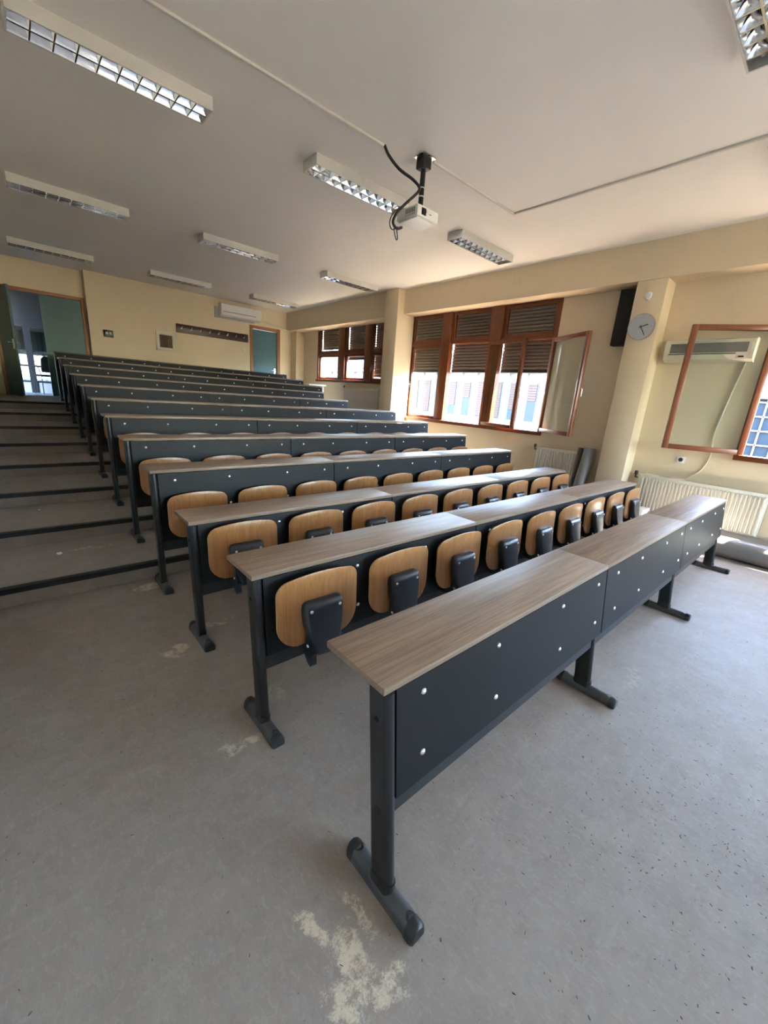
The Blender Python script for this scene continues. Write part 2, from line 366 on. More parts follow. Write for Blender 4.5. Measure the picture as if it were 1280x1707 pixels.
# ------------------------------------------------------------------ windows
def sash(parent, yh, yf, z0, z1, ang=None, handle=True):
    """sash hinged at y=yh, free stile at yf when shut (local x into the wall); ang swings it into the room"""
    wd = abs(yf-yh); sg = 1 if yf > yh else -1; fw = 0.062
    root = bpy.data.objects.new('sash', None); COL.objects.link(root)
    bm = bmesh.new()
    # sash members are parts of the sash: two stiles and two rails in one frame mesh
    box(bm, -0.03, 0.025, 0, sg*fw, 0, z1-z0, 0.004); box(bm, -0.03, 0.025, sg*(wd-fw), sg*wd, 0, z1-z0, 0.004)
    me = mesh(bm, 'window_wood', smooth=0.6)
    bm = bmesh.new(); box(bm, -0.03, 0.025, sg*fw, sg*(wd-fw), 0, fw, 0.004); box(bm, -0.03, 0.025, sg*fw, sg*(wd-fw), z1-z0-fw, z1-z0, 0.004)
    me2 = mesh(bm, 'window_wood_rail', smooth=0.6)
    root.parent = parent; root.location = Vector((6.06, yh, z0)) - PW(parent)
    obj('stile', me, root); obj('rail', me2, root)
    bm = bmesh.new(); box(bm, -0.004, 0.001, sg*fw, sg*(wd-fw), fw, z1-z0-fw); obj('pane', mesh(bm, 'glass_pane'), root)
    if handle:
        bm = bmesh.new(); zc = (z1-z0)*0.47; yy = sg*(wd-fw/2)
        box(bm, -0.036, -0.03, yy-0.012, yy+0.012, zc-0.06, zc+0.06); tube(bm, [(-0.03, yy, zc), (-0.07, yy, zc)], 0.008); tube(bm, [(-0.068, yy, zc), (-0.068, yy, zc-0.11)], 0.008)
        obj('handle', mesh(bm, 'steel', smooth=0.7), root)
    if ang: root.location.x -= 0.05; root.rotation_euler = (0, 0, ang)
    return root
def build_window(idx, Wd, bays, ztr, zsh, sashes, label, tops=None):
    y0, y1, z0, z1 = Wd
    win = sempty('window_%d' % idx, (XW, (y0+y1)/2, z0), label)
    fx0, fx1 = XW-0.005, XW+0.10
    bx('jamb', 'window_wood', fx0, fx1, y0, y0+0.06, z0, z1, win, 0.004); bx('jamb', 'window_wood', fx0, fx1, y1-0.06, y1, z0, z1, win, 0.004)
    bx('sill', 'window_wood_rail', XW-0.045, fx1+0.02, y0-0.01, y1+0.01, z0-0.02, z0+0.045, win, 0.006)
    bx('head', 'window_wood_rail', fx0, fx1, y0+0.06, y1-0.06, z1-0.06, z1, win, 0.004)
    edges = [y0+0.06] + [e for m in bays for e in m] + [y1-0.06]
    for m in bays: bx('mullion', 'window_wood', XW-0.015, fx1, m[0], m[1], z0+0.045, z1-0.06, win, 0.004)
    slat_cache = {}
    for b in range(len(edges)//2):
        a, c = edges[2*b], edges[2*b+1]
        bx('transom', 'window_wood_rail', fx0+0.01, fx1, a, c, ztr-0.025, ztr+0.025, win, 0.003)
        # fixed top light: frame and pane
        sash(win, a, c, ztr+0.025, z1-0.06, handle=False)
        s = sashes[b]
        if s: sash(win, s[0], s[1], z0+0.045 + s[4], ztr-0.025, s[2], s[3])
        # roller shutter: slats hanging outside, lowered to zsh
        shz = zsh[b]
        root = bpy.data.objects.new('roller_shutter', None); COL.objects.link(root); root.parent = win
        root.location = Vector((XW+0.16, (a+c)/2, shz)) - PW(win)
        bm = bmesh.new(); box(bm, -0.012, 0.012, -(c-a)/2-0.02, (c-a)/2+0.02, 0, 0.055, 0.004); obj('bottom_bar', mesh(bm, 'shutter_bar'), root)
        key = round(c-a, 3)
        if key not in slat_cache:
            hw = key/2+0.02
            bm = bmesh.new(); prism(bm, [(0.006, 0.002), (-0.012, 0.010), (-0.016, 0.028), (-0.012, 0.046), (0.006, 0.056), (0.014, 0.060), (0.006, 0.028), (0.014, -0.004)], -hw, hw, lambda u, v, t: (u, t, v))
            slat_cache[key] = mesh(bm, 'shutter_slat', smooth=0.8)
        z = 0.058; k = 0
        while shz+z < z1+0.02:
            obj('slat', slat_cache[key], root, (0, 0, z)); z += 0.056
    # outer reveal guide rails
    return win
build_window(1, W1, [(7.50, 7.74), (8.58, 8.87)], 2.58, [2.0, 2.42, 2.70],
    [(7.06, 7.50, None, True, 0), (8.58, 7.74, None, True, 0), (9.84, 8.87, None, True, 0)], 'far brown wooden window with three bays beside the last benches')
build_window(2, W2, [(3.85, 4.09), (5.02, 5.24)], 2.68, [2.13, 2.13, 2.13],
    [(2.86, 3.74, math.radians(150), True, 0.0), (4.09, 4.97, math.radians(167), True, 0.0), (5.24, 6.13, None, True, 0)], 'brown wooden three-bay window with two sashes swung open between the columns')
build_window(3, W3, [(-2.10, -1.88), (-1.02, -0.80)], 2.68, [2.13, 2.13, 2.13],
    [(-3.04, -2.10, None, True, 0), (-1.88, -1.02, None, True, 0), (0.14, -0.72, math.radians(-153), True, 0.0)], 'brown wooden window at the right edge with its sash swung open')

build_window(4, FILL_W4, [(-5.35, -5.13), (-4.42, -4.20)], 2.68, [3.2, 3.2, 3.2],
    [(-6.24, -5.35, None, True, 0), (-5.13, -4.42, None, True, 0), (-4.20, -3.56, None, True, 0)], 'unseen side window added behind the viewpoint for fill light, shutters up')  # added out of view to let more daylight in

# ------------------------------------------------------------------ doors
d1 = sempty('door_1', (0, YB2, TOPZ), 'green double door, left leaf standing open')
for x0, x1, z0, z1 in ((-0.77, -0.71, TOPZ, 3.16), (0.71, 0.77, TOPZ, 3.16), (-0.71, 0.71, 3.10, 3.16)):
    bx('door_frame', 'frame_orange', x0, x1, YB2-0.025, YB2+0.10, z0, z1, d1, 0.004)
def door_leaf(parent, xh, xf, yy, ang, mat, z1, handle=True):
    wd = xf-xh
    root = bpy.data.objects.new('door_leaf', None); COL.objects.link(root); root.parent = parent
    root.location = Vector((xh, yy, TOPZ+0.01)) - PW(parent); root.rotation_euler = (0, 0, ang)
    bm = bmesh.new(); box(bm, min(0, wd), max(0, wd), -0.02, 0.02, 0, z1-TOPZ-0.02, 0.003); obj('slab', mesh(bm, mat), root)
    if not handle: return
    bm = bmesh.new(); xx = wd*0.92; sg = 1 if wd > 0 else -1
    for s in (-1, 1):
        tube(bm, [(xx, s*0.02, 1.02), (xx, s*0.065, 1.02)], 0.009); tube(bm, [(xx, s*0.062, 1.02), (xx-sg*0.12, s*0.062, 1.02)], 0.009)
        box(bm, xx-0.02, xx+0.02, min(s*0.02, s*0.026), max(s*0.02, s*0.026), 0.90, 1.08)
    obj('handle', mesh(bm, 'steel', smooth=0.6), root)
    bm = bmesh.new(); e = wd+sg*0.001; box(bm, min(e, e-sg*0.002), max(e, e-sg*0.002)+0.0005, -0.009, 0.009, 0.92, 1.12); obj('lock_plate', mesh(bm, 'dark_frame'), root)
door_leaf(d1, -0.70, 0.0, YB2, math.radians(-73), 'door_green', 3.10)
door_leaf(d1, 0.70, 0.0, YB2+0.02, 0, 'door_green', 3.10, False)
d2 = sempty('door_2', ((D2[0]+D2[1])/2, YB, TOPZ), 'teal single door in an orange wood frame')
for x0, x1, z0, z1 in ((4.475, 4.56, TOPZ, 3.20), (5.29, 5.385, TOPZ, 3.20), (4.56, 5.29, 3.115, 3.20)):
    bx('door_frame', 'frame_orange', x0, x1, YB-0.03, YB+0.10, z0, z1, d2, 0.004)
door_leaf(d2, 4.565, 5.285, YB+0.03, 0, 'door_teal', 3.115)

# corridor and glazed room behind the double door
struct(bx('floor_corridor', 'corridor_white', -2.6, 2.6, YB2+0.2, 18.2, 0.9, TOPZ), 'pale corridor floor beyond the double door')
struct(bx('ceiling_corridor', 'corridor_grey', -2.6, 2.6, YB2+0.2, 18.2, 3.45, 3.65), 'grey corridor ceiling beyond the double door')
struct(multibox('wall_corridor', 'corridor_grey', [(-2.6, -2.4, YB2+0.2, 18.2, TOPZ, 3.45), (2.4, 2.6, YB2+0.2, 18.2, TOPZ, 3.45), (-2.4, 2.4, 18.0, 18.2, 2.05, 3.45), (-2.4, 2.4, 18.0, 18.2, TOPZ, 1.30), (-2.4, -1.3, 18.0, 18.2, 1.30, 2.05), (0.35, 2.4, 18.0, 18.2, 1.30, 2.05)]), 'grey walls of the corridor and room beyond')
gp = thing('glass_partition', 'dark framed glazed partition across the corridor behind the double door', 'partition', (0, 13.0, TOPZ))
bx('header', 'dark_frame', -2.4, 2.4, 12.97, 13.03, 2.55, 3.45, gp)
for x, wv in ((-1.6, .05), (-0.62, .04), (-0.30, .13), (0.12, .05), (0.95, .05), (1.7, .05)): bx('mullion', 'dark_frame', x, x+wv, 12.95, 13.05, TOPZ, 2.55, gp)
for z in (1.27, 1.64, 1.97): bx('transom', 'dark_frame', -2.4, 2.4, 12.97, 13.03, z, z+0.045, gp)
bx('kick_panel', 'corridor_white', -2.4, 2.4, 12.98, 13.02, TOPZ, 1.27, gp)
for a, b in ((-1.55, -0.62), (-0.58, -0.30), (-0.17, 0.12), (0.17, 0.95)):
    for z0, z1 in ((1.315, 1.64), (1.685, 1.97), (2.015, 2.55)): bx('pane', 'glass_pane', a, b, 12.997, 13.003, z0, z1, gp)
cu = bmesh.new()
N_ = 60; prev = None
for i in range(N_+1):
    x = -1.3 + 2.05*i/N_; y = 17.9 + 0.03*math.sin(i*1.3)
    a = cu.verts.new((x, y, 1.1)); b = cu.verts.new((x, y, 2.8))
    if prev: cu.faces.new((prev[0], a, b, prev[1]))
    prev = (a, b)
def curtain_mat():
    s = N('sheer_curtain'); v = s.coord()
    tl = s.n('ShaderNodeBsdfTranslucent'); tl.inputs[0].default_value = (0.30, 0.36, 0.37, 1)
    tr = s.n('ShaderNodeBsdfTransparent'); mx = s.n('ShaderNodeMixShader')
    s.l(s.ramp(s.noise(v, 40, 2), [(0, (.02, .02, .02, 1)), (1, (.08, .08, .08, 1))]), mx.inputs[0]); s.l(tl.outputs[0], mx.inputs[1]); s.l(tr.outputs[0], mx.inputs[2]); s.l(mx.outputs[0], s.o.inputs[0])
curtain_mat()
tag(obj('curtain', mesh(cu, 'sheer_curtain', smooth=1.0)), 'sheer white curtain over the bright window seen through the partition', 'curtain')
ch = thing('office_chair', 'black chair with metal legs standing in the corridor beyond the door', 'chair', (0.02, 12.55, TOPZ), math.radians(200))
bm = bmesh.new(); box(bm, -0.21, 0.21, -0.2, 0.2, 0.40, 0.45, 0.015); obj('seat', mesh(bm, 'black_cloth', smooth=0.6), ch)
bm = bmesh.new(); prism(bm, [(-0.20, 0.55), (-0.18, 0.5), (0.18, 0.5), (0.20, 0.55), (0.20, 0.80), (0.15, 0.86), (-0.15, 0.86), (-0.20, 0.80)], 0.19, 0.23, lambda u, v, t: (u, t+(v-.5)*.2, v)); obj('backrest', mesh(bm, 'black_cloth', smooth=0.5), ch)
for sx in (-1, 1):
    for sy in (-1, 1):
        bm = bmesh.new(); tube(bm, [(sx*0.19, sy*0.17, 0.42), (sx*0.21, sy*0.21, 0.0)], 0.011, 8); obj('leg', mesh(bm, 'dark_frame'), ch)
    bm = bmesh.new(); tube(bm, spline([(sx*0.21, 0.2, 0.42), (sx*0.25, 0.17, 0.62), (sx*0.25, -0.12, 0.63), (sx*0.22, -0.14, 0.44)], 5), 0.011, 8); obj('armrest', mesh(bm, 'dark_frame', smooth=1), ch)

# ------------------------------------------------------------------ benches
SEGX = [0.0, 1.612, 3.222, 4.826]
CACHE = {}
def cached(key, fn):
    if key not in CACHE: CACHE[key] = fn()
    return CACHE[key]
def top_mesh(L):
    bm = bmesh.new(); box(bm, 0.0008, L-0.0008, 0, 0.286, 0, 0.0228, 0.0015)
    me = mesh(bm, 'laminate_oak', 'laminate_edge', smooth=0.6)
    for p in me.polygons:
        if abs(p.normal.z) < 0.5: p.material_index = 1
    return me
def panel_mesh(L, H, k):
    bm = bmesh.new(); prism(bm, [(0, 0), (0.014, 0), (0.014, H), (0, H)], 0, L, lambda u, v, t: (t, u+v*k, v))
    return mesh(bm, 'panel_charcoal')
def rail_mesh(L, k):
    bm = bmesh.new(); prism(bm, [(0, 0), (0.03, 0), (0.03, 0.10), (0, 0.10)], 0, L, lambda u, v, t: (t, u+v*k, v))
    return mesh(bm, 'rail_black')
def batten_mesh(H, k):
    bm = bmesh.new(); prism(bm, [(0, 0), (0.008, 0), (0.008, H), (0, H)], 0, 0.06, lambda u, v, t: (t, u+v*k, v))
    return mesh(bm, 'black_cloth')
def stadium(hx, hy, n=6, r=None):
    r = r or hx; out = []
    for q, (cx, cy) in enumerate(((hx-r, hy-r), (-(hx-r), hy-r), (-(hx-r), -(hy-r)), (hx-r, -(hy-r)))):
        for i in range(n+1):
            a = math.pi/2*(q + i/n); out.append((cx+r*math.cos(a), cy+r*math.sin(a)))
    return out
def post_mesh(ht, k):
    bm = bmesh.new(); z0 = 0.05
    prism(bm, stadium(0.0205, 0.0455), z0, ht, lambda u, v, t: (u, v+(t-ht)*k, t))
    return mesh(bm, 'post_black', smooth=0.7)
def collar_mesh():
    bm = bmesh.new(); pts = stadium(0.0245, 0.050)
    prism(bm, pts, 0.035, 0.075, lambda u, v, t: (u*(1 if t < 0.05 else 0.93), v*(1 if t < 0.05 else 0.95), t))
    return mesh(bm, 'cap_black', smooth=0.7)
def foot_prof(w, h, n=10):
    return [(-w, 0.004)] + [(-w*math.cos(math.pi*i/n)**1 if True else 0, 0.018+(h-0.018)*math.sin(math.pi*i/n)) for i in range(n+1)] + [(w, 0.004)]
def foot_mesh():
    bm = bmesh.new(); prism(bm, foot_prof(0.030, 0.052), -0.174, 0.088, lambda u, v, t: (u, t, v)); return mesh(bm, 'foot_grey', smooth=0.7)
def cap_mesh():
    bm = bmesh.new(); pr = foot_prof(0.0315, 0.0545); n = len(pr); rings = []
    for y, s in ((0.0, 1.0), (0.020, 1.0), (0.029, 0.93), (0.034, 0.75)):
        rings.append([bm.verts.new((u*s, y, 0.001+(v-0.001)*(1 if s == 1 else 0.5+0.5*s))) for u, v in pr])
    for A, B in zip(rings, rings[1:]):
        for i in range(n): bm.faces.new((A[i], A[(i+1) % n], B[(i+1) % n], B[i]))
    bm.faces.new(rings[0]); bm.faces.new(rings[-1])
    # tongue on the tube's back
    pts = [(0.017*math.cos(a), -0.004+0.024*math.sin(a)) for a in [math.pi*i/8 for i in range(9)]]
    A = [bm.verts.new((x, -y, 0.0555-0.010*(x/0.017)**2*0.6)) for x, y in pts]; bm.faces.new(A)
    return mesh(bm, 'cap_black', smooth=0.7)
def bolt_mesh(r=0.0105):
    bm = bmesh.new(); n = 12; rings = []
    for y, s in ((0.0, 1.0), (-0.003, 1.0), (-0.006, 0.72), (-0.0075, 0.35)):
        rings.append([bm.verts.new((r*s*math.cos(2*math.pi*i/n), y, r*s*math.sin(2*math.pi*i/n))) for i in range(n)])
    for A, B in zip(rings, rings[1:]):
        for i in range(n): bm.faces.new((A[i], A[(i+1) % n], B[(i+1) % n], B[i]))
    bm.faces.new(rings[-1]); return mesh(bm, 'bolt_steel', smooth=0.8)
def seat_outline():
    """upright seat: gently arched top edge, small top corners, generous bottom corners"""
    pts = []; hw, zt, zb = 0.2225, 0.180, -0.175
    def arc(cx, cz, r, a0, a1, n, squash=1.0):
        for i in range(n+1):
            a = math.radians(a0+(a1-a0)*i/n); pts.append((cx+r*math.cos(a), cz+r*squash*math.sin(a)))
    arc(hw-0.068, zt-0.085, 0.068, 0, 80, 6)
    for i in range(1, 8):
        x = (hw-0.085)*(1-2*i/8); pts.append((x, zt-0.017*(x/(hw-0.06))**2))
    arc(-(hw-0.068), zt-0.085, 0.068, 100, 180, 6)
    arc(-(hw-0.108), zb+0.118, 0.108, 180, 264, 8, 1.06)
    arc(hw-0.108, zb+0.118, 0.108, 276, 360, 8, 1.06)
    return pts
def seat_mesh():
    bm = bmesh.new(); out = seat_outline(); n = len(out); t = 0.012
    def yb(x, z): return 0.014*(x/0.22)**2 - 0.018*max(0, (z-0.05)/0.13)**2
    sides = []
    for off in (0, t):
        rings = []
        for s in (1.0, 0.985, 0.66, 0.33):
            dy = 0 if s < 1 else (0.002 if off == 0 else -0.002)
            rings.append([bm.verts.new((x*s, yb(x*s, z*s)+off+dy, z*s)) for x, z in out])
        c = bm.verts.new((0, yb(0, 0)+off, 0))
        for A, B in zip(rings, rings[1:]):
            for i in range(n): bm.faces.new((A[i], A[(i+1) % n], B[(i+1) % n], B[i]))
        for i in range(n): bm.faces.new((rings[-1][i], rings[-1][(i+1) % n], c))
        sides.append(rings[0])
    ef = [bm.faces.new((sides[0][i], sides[0][(i+1) % n], sides[1][(i+1) % n], sides[1][i])) for i in range(n)]
    for f in ef: f.material_index = 1
    return mesh(bm, 'beech_ply', 'ply_edge', smooth=0.7)
def bracket_mesh():
    """moulded cover: wide rounded head tapering to a waist, hinge cheeks and two prongs below"""
    bm = bmesh.new()
    #   z, half width, front depth (negative y, towards the room)
    prof = [(0.046, 0.078, 0.012), (0.043, 0.094, 0.026), (0.034, 0.104, 0.036), (0.010, 0.108, 0.042), (-0.035, 0.106, 0.046), (-0.080, 0.098, 0.052), (-0.125, 0.084, 0.060), (-0.165, 0.072, 0.068), (-0.195, 0.064, 0.070), (-0.215, 0.058, 0.062)]
    rings = []
    for z, hw, d in prof:
        r = min(0.02, d*0.6); sec = []
        sec.append((-hw, 0.0))
        for i in range(5):
            a = math.pi/2*i/4; sec.append((-hw + r - r*math.cos(a), -(d-r) - r*math.sin(a)))
        sec.append((0, -d-0.004))
        for i in range(5):
            a = math.pi/2*(1-i/4); sec.append((hw - r + r*math.cos(a), -(d-r) - r*math.sin(a)))
        sec.append((hw, 0.0))
        rings.append([bm.verts.new((x, y, z)) for x, y in sec])
    n = len(rings[0])
    for A, B in zip(rings, rings[1:]):
        for i in range(n-1): bm.faces.new((A[i], A[i+1], B[i+1], B[i]))
        bm.faces.new((A[n-1], A[0], B[0], B[n-1]))
    bm.faces.new(rings[0]); bm.faces.new(list(reversed(rings[-1])))
    for s in (-1, 1):   # cheeks and prongs
        pts = [(-0.030, -0.10), (0.055, -0.10), (0.055, -0.215), (0.02, -0.225), (-0.01, -0.262), (-0.035, -0.275), (-0.050, -0.262), (-0.048, -0.225), (-0.062, -0.20)]
        prism(bm, pts, s*0.060, s*0.088, lambda u, v, t: (t, u, v))
    return mesh(bm, 'bracket_plastic', smooth=0.7)
def hinge_mesh():
    bm = bmesh.new(); box(bm, -0.085, 0.085, 0.005, 0.075, -0.225, -0.10, 0.006); box(bm, -0.030, 0.030, 0.005, 0.085, -0.10, -0.02, 0.006)
    return mesh(bm, 'rail_black', smooth=0.6)
ORD = ['first', 'second', 'third', 'fourth', 'fifth', 'sixth', 'seventh', 'eighth', 'ninth', 'tenth', 'eleventh', 'twelfth']
LABELS = {
    1: 'frontmost bench row, long oak-look top over bare charcoal panels, no seats in front',
    2: 'second bench row from the front, black seat brackets showing whole below its top',
    3: 'third bench row from the front, upright plywood seats with only bracket tops showing',
    4: 'fourth bench row from the front, taller, its feet just before the first step',
    5: 'fifth bench row from the front, standing on the lowest step',
    6: 'sixth bench row from the front, standing on the second step',
    7: 'seventh bench row from the front, standing on the third step',
    8: 'eighth bench row from the front, shorter than the row before it',
    9: 'ninth bench row from the front, the rear one of the two shorter rows',
    10: 'tenth bench row from the front, third row from the back wall',
    11: 'eleventh bench row from the front, last row with a wooden top',
    12: 'twelfth and last bench row at the back wall, dark panels without a wooden top'}
for n in range(1, 13):
    tall = n >= 4
    fz = (n-4)*RISE if tall else 0.0
    ht = (0.9069 if tall else 0.76) - 0.0228           # underside of top
    k = 0.090 if tall else 0.112
    segx = list(SEGX)
    if n in (8, 9): segx[3] = 4.31
    bench = thing('lecture_bench', LABELS[n], 'bench', (0, (n-1)*PITCHY, fz), group='long lecture bench rows')
    rowtop = n < 12
    # legs
    lx = [0.0255, 1.578, 3.150, segx[3]-0.055]
    for x in lx:
        leg = obj('leg', cached(('post', tall), lambda: post_mesh(ht, k)), bench, (x, 0.037 if x < 0.1 else 0.061, 0))
        ly = leg.location.y; yb = -(ht-0.05)*k
        obj('collar', cached('collar', collar_mesh), leg, (0, yb, 0))
        obj('foot', cached('foot', foot_mesh), leg, (0, -ly, 0))
        obj('foot_cap', cached('cap', cap_mesh), leg, (0, -ly+0.086, 0))
        obj('foot_cap', cached('cap', cap_mesh), leg, (0, -ly-0.172, 0), (0, 0, math.pi))
        if x < 0.1 and n <= 4:
            for zz in (0.64, 0.33):
                bm = bmesh.new(); tube(bm, [(-0.0215, (zz-ht)*k, zz), (-0.0195, (zz-ht)*k, zz)], 0.009, 12); obj('hole_plug', mesh(bm, 'black_gloss'), leg)
    zb = 0.365
    for j in range(3):
        a, b = segx[j], segx[j+1]; L = b-a
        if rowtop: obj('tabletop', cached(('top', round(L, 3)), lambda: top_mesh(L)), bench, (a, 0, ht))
        else: pass
        pa = a + (0.052 if j == 0 else 0.006); pb = b - (0.003 if j < 2 else 0.010)
        pl = obj('panel', cached(('panel', round(pb-pa, 3), tall), lambda: panel_mesh(pb-pa, ht-zb-0.004, k)), bench, (pa, 0.002-(ht-zb)*k, zb))
        rl = obj('rail', cached(('rail', round(pb-pa, 3), tall), lambda: rail_mesh(pb-pa+0.004, k)), bench, (pa-0.002, 0.002+0.026-(ht-0.285)*k, 0.285))
        if n == 12: obj('cap_strip', cached(('strip', round(L, 3)), lambda: mesh((lambda bm: (box(bm, 0, L, 0, 0.05, 0, 0.012, 0.002), bm)[1])(bmesh.new()), 'rail_black')), bench, (a, 0.0, ht))
        # dark batten closing the joint behind the panel's start
        obj('joint_batten', cached(('batten', tall), lambda: batten_mesh(ht-zb-0.002, k)), bench, (pa-0.03, 0.0165-(ht-zb)*k, zb))
        offs = [0.165, 0.575, 1.10, 1.50] if L > 1.3 else [0.165, 0.575, 0.96]
        for zz in ((ht-0.058, ht-0.272) if n <= 6 else (ht-0.058,)):
            for x in offs:
                obj('bolt', cached('bolt', bolt_mesh), pl, (x+a-pa, (zz-zb)*k, zz-zb), (-math.atan(k), 0, 0))
    if n == 1: continue
    ns = 9 if n not in (8, 9) else 8
    for i in range(ns):
        x = 0.308 + 0.5362*i
        zc = 0.5625; yp = 0.002-(ht-zc)*k          # panel face at that height
        tilt = random.uniform(-0.012, 0.012)
        seat = obj('seat', cached('seat', seat_mesh), bench, (x, yp-0.062, zc), (-math.atan(k)*0.6+tilt, 0, random.uniform(-0.01, 0.01)))
        br = obj('seat_bracket', cached('bracket', bracket_mesh), seat, (0, 0, 0))
        obj('seat_hinge', cached('hinge', hinge_mesh), seat, (0, 0, 0))
        if n <= 4:
            for (bx_, bz_, by_) in ((-0.078, 0.006, -0.043), (0.078, 0.006, -0.043), (-0.093, -0.165, -0.03), (0.093, -0.165, -0.03)):
                o = obj('bolt', cached('bolt', bolt_mesh), seat, (bx_, by_, bz_), (0, 0, 0 if bz_ > -0.1 else (-math.pi/2 if bx_ < 0 else math.pi/2)), (0.8, 0.8, 0.8))

# ------------------------------------------------------------------ ceiling luminaires
LW, LL, LH = 0.25, 1.215, 0.092
def lum_housing():
    bm = bmesh.new(); t = 0.012
    box(bm, 0, LL, 0, t, -LH, 0); box(bm, 0, LL, LW-t, LW, -LH, 0); box(bm, 0, t, t, LW-t, -LH, 0); box(bm, LL-t, LL, t, LW-t, -LH, 0); box(bm, t, LL-t, t, LW-t, -0.012, 0)
    return mesh(bm, 'luminaire_white')
def lum_reflector():
    bm = bmesh.new(); m = LW/2; rings = []
    for (y0, y1) in ((0.014, m-0.006), (m+0.006, LW-0.014)):
        c = (y0+y1)/2; hw = (y1-y0)/2; prof = []
        for i in range(11):
            a = -1+2*i/10; prof.append((c+hw*a, -LH+0.004+0.066*(1-abs(a)**2.2)))
        A = [bm.verts.new((0.013, y, z)) for y, z in prof]; B = [bm.verts.new((LL-0.013, y, z)) for y, z in prof]
        for i in range(10): bm.faces.new((A[i], A[i+1], B[i+1], B[i]))
    box(bm, 0.013, LL-0.013, m-0.006, m+0.006, -LH+0.002, -LH+0.006)
    return mesh(bm, 'luminaire_mirror', smooth=1.0)
def lum_blade():
    bm = bmesh.new(); m = LW/2
    for (y0, y1) in ((0.014, m-0.006), (m+0.006, LW-0.014)):
        c = (y0+y1)/2; hw = (y1-y0)/2; top = []; 
        for i in range(9):
            a = -1+2*i/8; top.append((c+hw*a, -LH+0.004+0.052*(1-abs(a)**2.2)+0.002))
        pts = top + [(c+hw, -LH+0.003), (c-hw, -LH+0.003)]
        prism(bm, [(y, z) for y, z in pts], -1, 1, lambda u, v, t: (t*(0.004+0.010*max(0, (v+LH))/0.05), u, v))
    return mesh(bm, 'luminaire_mirror')
def lum_tube(yc):
    bm = bmesh.new(); tube(bm, [(0.03, yc, -0.040), (LL-0.03, yc, -0.040)], 0.013, 12); return mesh(bm, 'tube_white', smooth=0.8)
GX = {'left': -0.41, 'middle': 1.757, 'right': 3.955}
GY = {'front': 0.05, 'second': 3.272, 'third': 6.39, 'rear': 9.55}
LUML = {('second', 'left'): 'large louvred ceiling light at the upper left, nearest the aisle', ('second', 'middle'): 'louvred ceiling light partly behind the projector',
        ('second', 'right'): 'louvred ceiling light right of the projector beside the beam', ('third', 'left'): 'louvred ceiling light over the aisle, middle of the three',
        ('third', 'middle'): 'louvred ceiling light in the centre, third row of lights', ('third', 'right'): 'louvred ceiling light near the beam, third row of lights',
        ('rear', 'left'): 'rearmost louvred ceiling light above the double door', ('rear', 'middle'): 'rearmost louvred ceiling light above the coat rack', ('rear', 'right'): 'rearmost louvred ceiling light above the air conditioner by the back corner',
        ('front', 'middle'): 'big louvred ceiling light cut off at the top right corner', ('front', 'right'): 'louvred ceiling light just entering the frame at the right edge'}
for (ry, rx), lab in LUML.items():
    t = thing('ceiling_light', lab, 'ceiling light', (GX[rx], GY[ry], ZC), group='louvred ceiling lights')
    obj('housing', cached('lumh', lum_housing), t); obj('reflector', cached('lumr', lum_reflector), t)
    for i in range(1, 10): obj('louvre_blade', cached('lumb', lum_blade), t, (LL*i/10, 0, 0))
    for yc in (0.07, 0.18): obj('lamp_tube', cached(('lt', yc), lambda: lum_tube(yc)), t)

# ------------------------------------------------------------------ projector, trunking, cables
pj = thing('projector', 'white projector hanging from a black pole on the ceiling', 'projector', (2.47, 2.56, 3.18))
def PX(name, mat, x0, x1, y0, y1, z0, z1, bev=0.0): return bx(name, mat, x0, x1, y0, y1, z0, z1, pj, bev)
body = PX('body', 'plastic_white', 2.34, 2.63, 2.46, 2.745, 3.18, 3.275, 0.012)
PX('base_plate', 'plastic_white', 2.36, 2.61, 2.48, 2.725, 3.172, 3.181)
for i in range(6): PX('vent_slot', 'grille_grey', 2.3385, 2.3405, 2.495+i*0.022, 2.508+i*0.022, 3.215, 3.255)
for i in range(6): PX('vent_slot', 'grille_grey', 2.3385, 2.3405, 2.495+i*0.022, 2.505+i*0.022, 3.197, 3.206)
bm = bmesh.new(); box(bm, -0.032, 0.032, -0.004, 0.01, -0.03, 0.03, 0.004); tube(bm, [(0, 0.0, 0), (0, -0.014, 0)], 0.024, 20); obj('lens', mesh(bm, 'black_gloss', smooth=0.6), pj, Vector((2.425, 2.462, 3.228))-PW(pj))
PX('receiver', 'grille_grey', 2.50, 2.525, 2.4585, 2.461, 3.222, 3.23)
bm = bmesh.new(); tube(bm, [(0, 0, 0.09), (0, 0, 0.50)], 0.024, 16); obj('pole', mesh(bm, 'post_black', smooth=0.8), pj)
PX('mount_arm', 'post_black', 2.41, 2.53, 2.52, 2.60, 3.272, 3.292, 0.003)
PX('ceiling_plate', 'post_black', 2.42, 2.52, 2.51, 2.61, 3.60, 3.692, 0.004)
PX('flange', 'steel', 2.40, 2.56, 2.49, 2.63, 3.692, 3.70)
for z in (3.62, 3.45, 3.38):
    bm = bmesh.new(); tube(bm, [(0, 0, z-3.18), (0, 0, z-3.172)], 0.0265, 14); obj('cable_tie', mesh(bm, 'plastic_white'), pj)
bm = bmesh.new()
tube(bm, spline([(2.10, 2.70, 3.695), (2.14, 2.68, 3.63), (2.24, 2.64, 3.55), (2.37, 2.59, 3.50), (2.435, 2.56, 3.45), (2.42, 2.57, 3.40), (2.33, 2.62, 3.30), (2.27, 2.66, 3.22), (2.26, 2.70, 3.15), (2.33, 2.72, 3.12), (2.42, 2.75, 3.16)], 8), 0.013, 8)
tube(bm, spline([(2.36, 2.60, 3.32), (2.24, 2.66, 3.22), (2.22, 2.70, 3.14), (2.28, 2.73, 3.10), (2.37, 2.75, 3.15)], 8), 0.006, 6)
